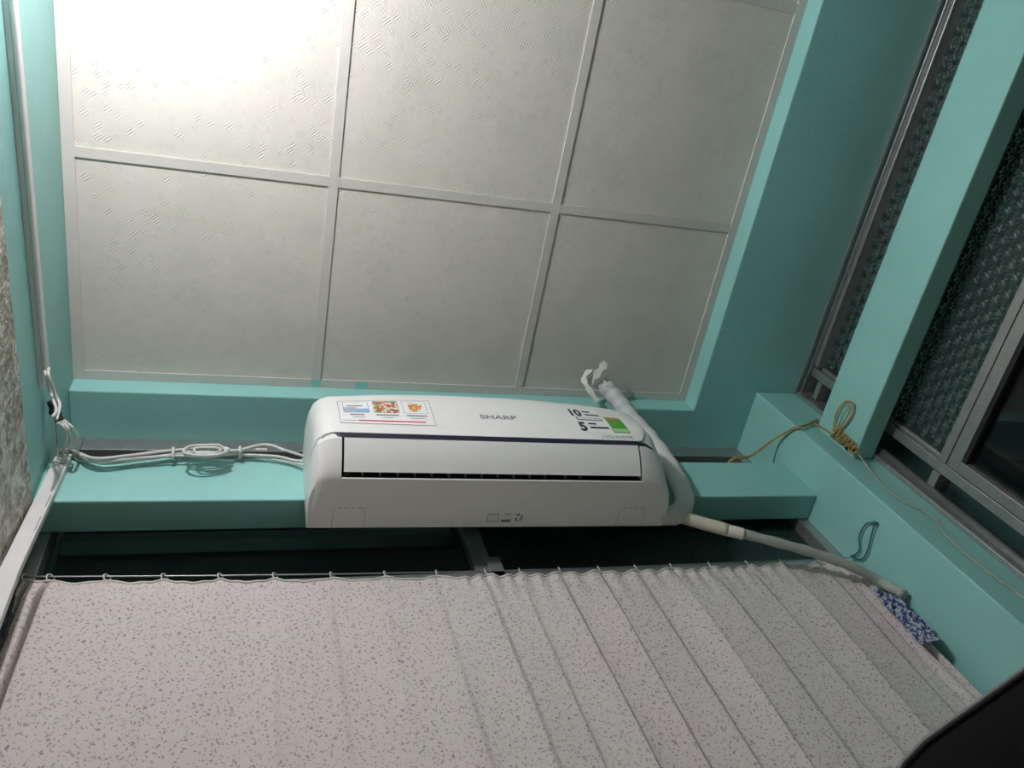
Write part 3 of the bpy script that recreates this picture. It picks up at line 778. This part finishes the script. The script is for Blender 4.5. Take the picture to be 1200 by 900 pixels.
# ------------------------------------------------------------------ yellow wire, pale wire, painted wire on the column
yw = empty('yellow_wire', ony(985, 520, 0.975)); tag(yw, 'brown and yellow wire knotted into loops on the corner column', 'wire')
p0 = [(1.405, 1.20, 1.80), (1.43, 1.11, 1.785), onx(880, 535, 1.50), onx(905, 517, 1.575), onx(926, 505, XC-0.008), onx(932, 502, XC-0.008), ony(937, 501, YC-0.009), ony(945, 499, YC-0.008), ony(958, 493, YC-0.006)]
for k in range(2):
    off = Vector((0.0, -0.002*k, 0.0035*k))
    obj('strand', B().tube(spline([Vector(p)+off for p in p0], 10), 0.0021, 7), (YELLOW, OCHRE)[k], yw, smooth=True)
nl = [ony(958, 493, YC-0.006), Vector((LX-0.004, YC-0.010, LZ1+0.012)), Vector((LX-0.008, YC-0.014, LZ1-0.006)), onx(967, 503, LX-0.010), onx(976, 510, LX-0.012)]
obj('strand', B().tube(spline(nl, 8), 0.0024, 7), YELLOW, yw, smooth=True)
ky = 0.955
loop = [(977, 504), (979, 488), (986, 474), (994, 470), (1000, 474), (999, 484), (992, 496), (983, 505), (976, 511), (984, 519), (996, 522), (1003, 527)]
obj('strand', B().tube(spline([onx(px, py, LX-0.008) for px, py in loop], 8), 0.0024, 7), YELLOW, yw, smooth=True)
loop2 = [(978, 506), (981, 492), (988, 478), (994, 475), (996, 480), (991, 491), (984, 501), (979, 508), (990, 514), (1000, 523)]
obj('strand', B().tube(spline([onx(px, py, LX-0.014) for px, py in loop2], 8), 0.0022, 7), OCHRE, yw, smooth=True)
wr_ = []
for i in range(70):
    t = i/69; a = 2*math.pi*7*t; c = Vector((976+26*t, 505+22*t, 0)); w_ = 6.5*math.sin(a)*(1-0.3*t)
    wr_.append(onx(c.x+w_*0.75+1.5*math.sin(2.7*a), c.y-w_*0.75, LX-0.014+0.008*math.cos(a)))
obj('knot', B().tube(wr_, 0.0024, 7), YELLOW, yw, smooth=True)
wr_ = [onx(1001+6*math.cos(a), 527+3.6*math.sin(a), LX-0.016+0.003*math.sin(2*a)) for a in [2*math.pi*3*k/40 for k in range(41)]]
obj('knot_end', B().tube(wr_, 0.0024, 7), YELLOW, yw, smooth=True)
obj('dark_tape', B().tube([onx(992, 526, LX-0.012), onx(1001, 528, LX-0.012)], 0.006, 8), BLACKP, yw, smooth=True)
pw = [onx(1003, 528, LX-0.012), ony(1016, 546, 0.974), ony(1030, 564, 0.978), ony(1040, 575, 0.978), ony(1060, 588, 0.978), ony(1085, 601, 0.978), ony(1098, 612, 0.978), ony(1108, 627, 0.978), ony(1130, 648, 0.978), ony(1160, 672, 0.978), ony(1200, 701, 0.978), ony(1260, 750, 0.978)]
P = spline(pw, 14); b = B()
for ph in (0, math.pi):
    b.tube([p + Vector((math.cos(i*0.5+ph), -abs(math.sin(i*0.5+ph))*0.6, 0))*0.0022 for i, p in enumerate(P)], 0.0016, 6)
o = obj('twisted_wire', b, THREAD, None, smooth=True); tag(o, 'pale twisted wire running down the front of the corner column', 'wire')
nail_p = onx(1029, 612.5, XC); tie_p = onx(1002, 652, XC)
def nail(p, name, label):
    o = obj(name, B().tube([p+Vector((0.004, 0, 0)), p+Vector((-0.010, 0, 0)), p+Vector((-0.0102, 0, 0)), p+Vector((-0.013, 0, 0))], [0.002, 0.002, 0.0055, 0.005], 10), GREENW); tag(o, label, 'nail'); return o
nail(nail_p, 'nail', 'painted nail in the column face holding a wire loop'); nail(tie_p, 'nail', 'painted nail in the column face where the curtain wire ends')
o = obj('wire_loop', B().tube(spline([nail_p+Vector((-0.009, 0, 0)), onx(1015, 614, XC-0.008), onx(1007, 628, XC-0.008), onx(1007, 645, XC-0.008), tie_p+Vector((-0.010, 0, 0)), onx(1010, 655, XC-0.008), onx(1017, 644, XC-0.008), onx(1021, 628, XC-0.008), nail_p+Vector((-0.010, 0.001, 0))], 8), 0.0022, 6), GREENW, None, smooth=True)
tag(o, 'green painted wire looped between two nails on the column', 'wire')

# ------------------------------------------------------------------ curtain on its wire
WY = 1.172
wa, wz_ = Vector((XL+0.004, WY, 1.432)), Vector((XC-0.008, WY, 1.3935))
def wire_z(x):
    t = (x-wa.x)/(wz_.x-wa.x); return wa.z+(wz_.z-wa.z)*t - 0.018*4*t*(1-t)
o = obj('curtain_wire', B().tube([Vector((wa.x+(wz_.x-wa.x)*i/40, WY, wire_z(wa.x+(wz_.x-wa.x)*i/40))) for i in range(41)] + [tie_p+Vector((-0.006, 0, 0))], 0.0018, 6), STEEL, None, smooth=True)
tag(o, 'thin taut wire stretched above the flowered curtain', 'wire')
ringpx = [30, 59, 125.7, 193, 259, 322.7, 389, 451.7, 512, 569, 609, 655.7, 701.7, 745, 786.7, 832, 876.7, 917, 961.7]
def ring_x(px):
    py = 680 - 20*(px-30)/960.0
    return ony(px, py, WY).x
RX = [ring_x(p) for p in ringpx]
RX = [-0.372] + RX + [1.575]
cu = tag(empty('curtain', (0.6, WY, -0.55)), 'off-white cotton curtain with tiny dark sprigs hanging under the air conditioner', 'curtain')
def sag(x):
    for a, b_ in zip(RX, RX[1:]):
        if a <= x <= b_:
            t = (x-a)/(b_-a); return 4*t*(1-t)*min(1, (b_-a)/0.12)
    return 0
# fold depth at each ring: gathered towards the column, flat on the left, one overlap beside the trunking
FOLD = {}
for i, x in enumerate(RX): FOLD[i] = 0.0
AMP = [.004, .005, .002, .002, .002, .003, .003, .004, .004, .006, .010, .012, .018, .013, .020, .011, .017, .019, .012, .014, .010]
GROOVE = [(RX[2]-0.004, 0.042, 0.0040), (RX[1]+0.006, 0.034, 0.0035), (RX[1]-0.022, 0.030, 0.0035), (1.556, 0.034, 0.0035), (1.530, 0.014, 0.006)]
def fold_y(x, d):
    """saw-tooth pleats: cloth comes slowly forward to the crease, then drops back; d = depth below the wire"""
    y = 0.0
    x0 = x + 0.006*math.sin(d*3.0+x*4)*min(1, d/0.3) if 0.3 < x < 1.5 else x
    for i, (a, b_) in enumerate(zip(RX, RX[1:])):
        if a <= x0 <= b_:
            wd = b_-a; t = (x0-a)/wd
            A = AMP[min(i+0, len(AMP)-1)]*(0.75+0.35*math.sin(i*2.3+d*2.6))
            c = 0.90
            f = (t/c)**1.6 if t < c else 1-(t-c)/(1-c)
            y -= A*f*min(1, 0.35+d/0.25)
            break
    for gx, gd, gw in GROOVE:
        y += gd*math.exp(-((x-gx+0.004*math.sin(d*5))/gw)**2)*min(1, d/0.03)
    y -= 0.022*math.exp(-((x+0.30)/0.16)**2)*min(1, d/0.06) + 0.007*math.exp(-((x-1.55)/0.08)**2)*min(1, d/0.06)
    y += 0.006*math.sin(x*9.0+0.5*math.sin(d*2.1))*min(1, d/0.3)
    y += 0.005*noise.noise(Vector((x*9, d*2.0, 3.1)))*min(1, d/0.1)
    # gathers right under the rings
    y += 0.004*math.sin(x*150+3*math.sin(x*11))*math.exp(-d/0.035)*(1 if x > 0.5 else 0.35)
    return min(y, 0.017)
nx, nz = 760, 64
xs = [RX[0]+(RX[-1]-RX[0])*i/nx for i in range(nx+1)]
for i in range(1, len(RX)-1):          # put a vertex column on each crease
    k = min(range(nx+1), key=lambda q: abs(xs[q]-RX[i])); xs[k] = RX[i]
xs = sorted(xs + [gx+k*0.0012 for gx, _, _ in GROOVE for k in range(-6, 7) if RX[0] < gx+k*0.0012 < RX[-1]]); nx = len(xs)-1
b = B(); vs = []; uv = []; fs = []
DH = 1.85
arc = [0.0]
for i in range(nx): arc.append(arc[-1] + math.hypot(xs[i+1]-xs[i], fold_y(xs[i+1], 0.6)-fold_y(xs[i], 0.6)))
for j in range(nz+1):
    t = (j/nz)**1.5
    for i, x in enumerate(xs):
        topz = wire_z(x) - 0.015 - 0.011*sag(x)
        d = t*DH; z = topz - d
        lean = -0.012*min(1, d)*max(0, 1-abs(x-RX[2])/0.25) 
        vs.append(Vector((x+lean, WY-0.002+fold_y(x, d), z))); uv.append((arc[i], d))
for j in range(nz):
    for i in range(nx):
        a = j*(nx+1)+i; fs.append((a, a+nx+1, a+nx+2, a+1))
b.add(vs, fs); b.uv = uv
o = obj('cloth', b, CURT, cu, smooth=True)
md = o.modifiers.new('thick', 'SOLIDIFY'); md.thickness = 0.0012
b = B(); b.tube([Vector((x, WY-0.003+fold_y(x, 0), wire_z(x)-0.015-0.011*sag(x))) for x in xs[::3]], 0.0026, 6)
obj('hem_cord', b, CABLE, cu, smooth=True)
for i, x in enumerate(RX[1:-1]):
    b = B(); a = random.uniform(-0.6, 0.6)
    Rr = 0.0105 if i < 6 else 0.0090
    b.ring((x, WY, wire_z(x)-(Rr-0.0017-0.0016)), (0.80, -0.60, 0.10*a), Rr, 0.0017)
    obj('ring', b, CABLE, cu, smooth=True)

def crumple(name, corners, n, m_, amp_, M, label, cat, seed):
    A, Bc, C, D = [Vector(p) for p in corners]; b = B(); vs = []; fs = []
    for j in range(m_+1):
        for i in range(n+1):
            u, v = i/n, j/m_; p = (A*(1-u)+Bc*u)*(1-v) + (D*(1-u)+C*u)*v
            q = Vector((u*4+seed, v*7, seed)); k = noise.noise_vector(q*1.7)*amp_ + noise.noise_vector(q*4)*amp_*0.5
            q_ = p+Vector((k.x*0.4, k.y, k.z*0.5)); q_.x = max(q_.x, XL+0.008+0.004*u); vs.append(q_)
    for j in range(m_):
        for i in range(n): a = j*(n+1)+i; fs.append((a, a+1, a+n+2, a+n+1))
    b.add(vs, fs); o = obj(name, b, M, None); md = o.modifiers.new('thick', 'SOLIDIFY'); md.thickness = 0.0015; tag(o, label, cat); return o
crumple('printed_cloth', [ony(1024, 691, 1.142), ony(1054, 701, 1.136), ony(1103, 749, 1.125), ony(1080, 756, 1.135)], 10, 26, 0.010, BCLOTH, 'crumpled blue and white printed cloth stuffed between curtain and column', 'cloth', 2.3)
crumple('dark_cloth', [ony(-12, 702, 1.125), ony(20, 690, 1.135), ony(8, 745, 1.135), ony(-22, 770, 1.125)], 10, 16, 0.010, GCLOTH, 'dark grey cloth tucked behind the trunking at the curtain edge', 'cloth', 5.9)

# ------------------------------------------------------------------ black office chair, only its backrest corner in view
P0 = Vector((0.481, 0.452, 0.302)); D = Vector((0.717, -0.690, 0.02)).normalized(); N = Vector((-0.695, -0.719, 0)).normalized(); ZU = Vector((0, 0, 1))
BW, BH, BR = 0.48, 0.52, 0.125
bl = P0 - D*0.100
sc_ = bl + D*(BW/2) - N*0.30
ch = empty('office_chair', (sc_.x, sc_.y, FLOOR)); tag(ch, 'black padded chair with its rounded backrest rising in front of the curtain', 'chair')
def outline(inset):
    pts = []
    for (cx, cz, a0_) in ((BW-BR, -BR, 0), (BR, -BR, 90), (BR, -BH+BR, 180), (BW-BR, -BH+BR, 270)):
        for k in range(9):
            a = math.radians(a0_+90*k/8); u = cx+(BR-inset)*math.cos(a); z = cz+(BR-inset)*math.sin(a)
            z += 0.016*(1-((u-BW/2)/(BW/2))**2)*(1 if z > -BH/2 else -1)
            pts.append((u, z))
    return pts
def bpt(u, z, h): return bl + D*u + ZU*z + N*h
b = B(); b.loft([[bpt(u, z, h) for u, z in outline(i_)] for i_, h in ((0.05, -0.062), (0.02, -0.058), (0.006, -0.045), (0.0, -0.025), (0.004, -0.010), (0.016, 0.0), (0.05, 0.007))])
obj('backrest', b, BLACKCH, ch, smooth=True)
pts = [bpt(u, z, -0.004) for u, z in outline(0.006)]
obj('piping', B().tube(pts+pts[:2], 0.0026, 8), PIPING, ch, smooth=True)
zs_ = FLOOR+0.47
def rr(cx, cy, w_, d_, r_, z):
    return [Vector((cx, cy, z)) + D*((w_-r_)*sx+r_*math.cos(a)) - N*((d_-r_)*sy+r_*math.sin(a)) for sx, sy, a0_ in ((1, 1, 0), (-1, 1, 90), (-1, -1, 180), (1, -1, 270)) for a in [math.radians(a0_+90*k/6) for k in range(7)]]
b = B(); b.loft([rr(sc_.x, sc_.y, w_, w_, 0.09, z) for w_, z in ((0.20, zs_-0.08), (0.235, zs_-0.06), (0.24, zs_-0.02), (0.225, zs_), (0.18, zs_+0.006))])
obj('seat', b, BLACKCH, ch, smooth=True)
sb = bl + D*(BW/2)
obj('back_bracket', B().tube(spline([Vector((sc_.x, sc_.y, zs_-0.085)), Vector((sb.x, sb.y, zs_-0.085))+N*0.0, sb-N*0.085+ZU*(-BH-0.05), sb-N*0.07+ZU*(-BH+0.12)], 6), 0.022, 10), BLACKCH, ch, smooth=True)
obj('gas_column', B().tube([(sc_.x, sc_.y, FLOOR+0.10), (sc_.x, sc_.y, FLOOR+0.25), (sc_.x, sc_.y, FLOOR+0.251), (sc_.x, sc_.y, zs_-0.075)], [0.028, 0.028, 0.018, 0.018], 14), BLACKCH, ch, smooth=True)
for k in range(5):
    a = 2*math.pi*k/5+0.3; d_ = Vector((math.cos(a), math.sin(a), 0)); c = Vector((sc_.x, sc_.y, FLOOR))
    obj('leg', B().tube([c+ZU*0.11, c+d_*0.15+ZU*0.10, c+d_*0.28+ZU*0.065], [0.026, 0.02, 0.015], 8), BLACKCH, ch, smooth=True)
    w0 = c+d_*0.285+ZU*0.03; q = Vector((-d_.y, d_.x, 0))
    obj('castor', B().tube([w0-q*0.022, w0-q*0.018, w0+q*0.018, w0+q*0.022], [0.022, 0.03, 0.03, 0.022], 12), BLACKCH, ch, smooth=True)
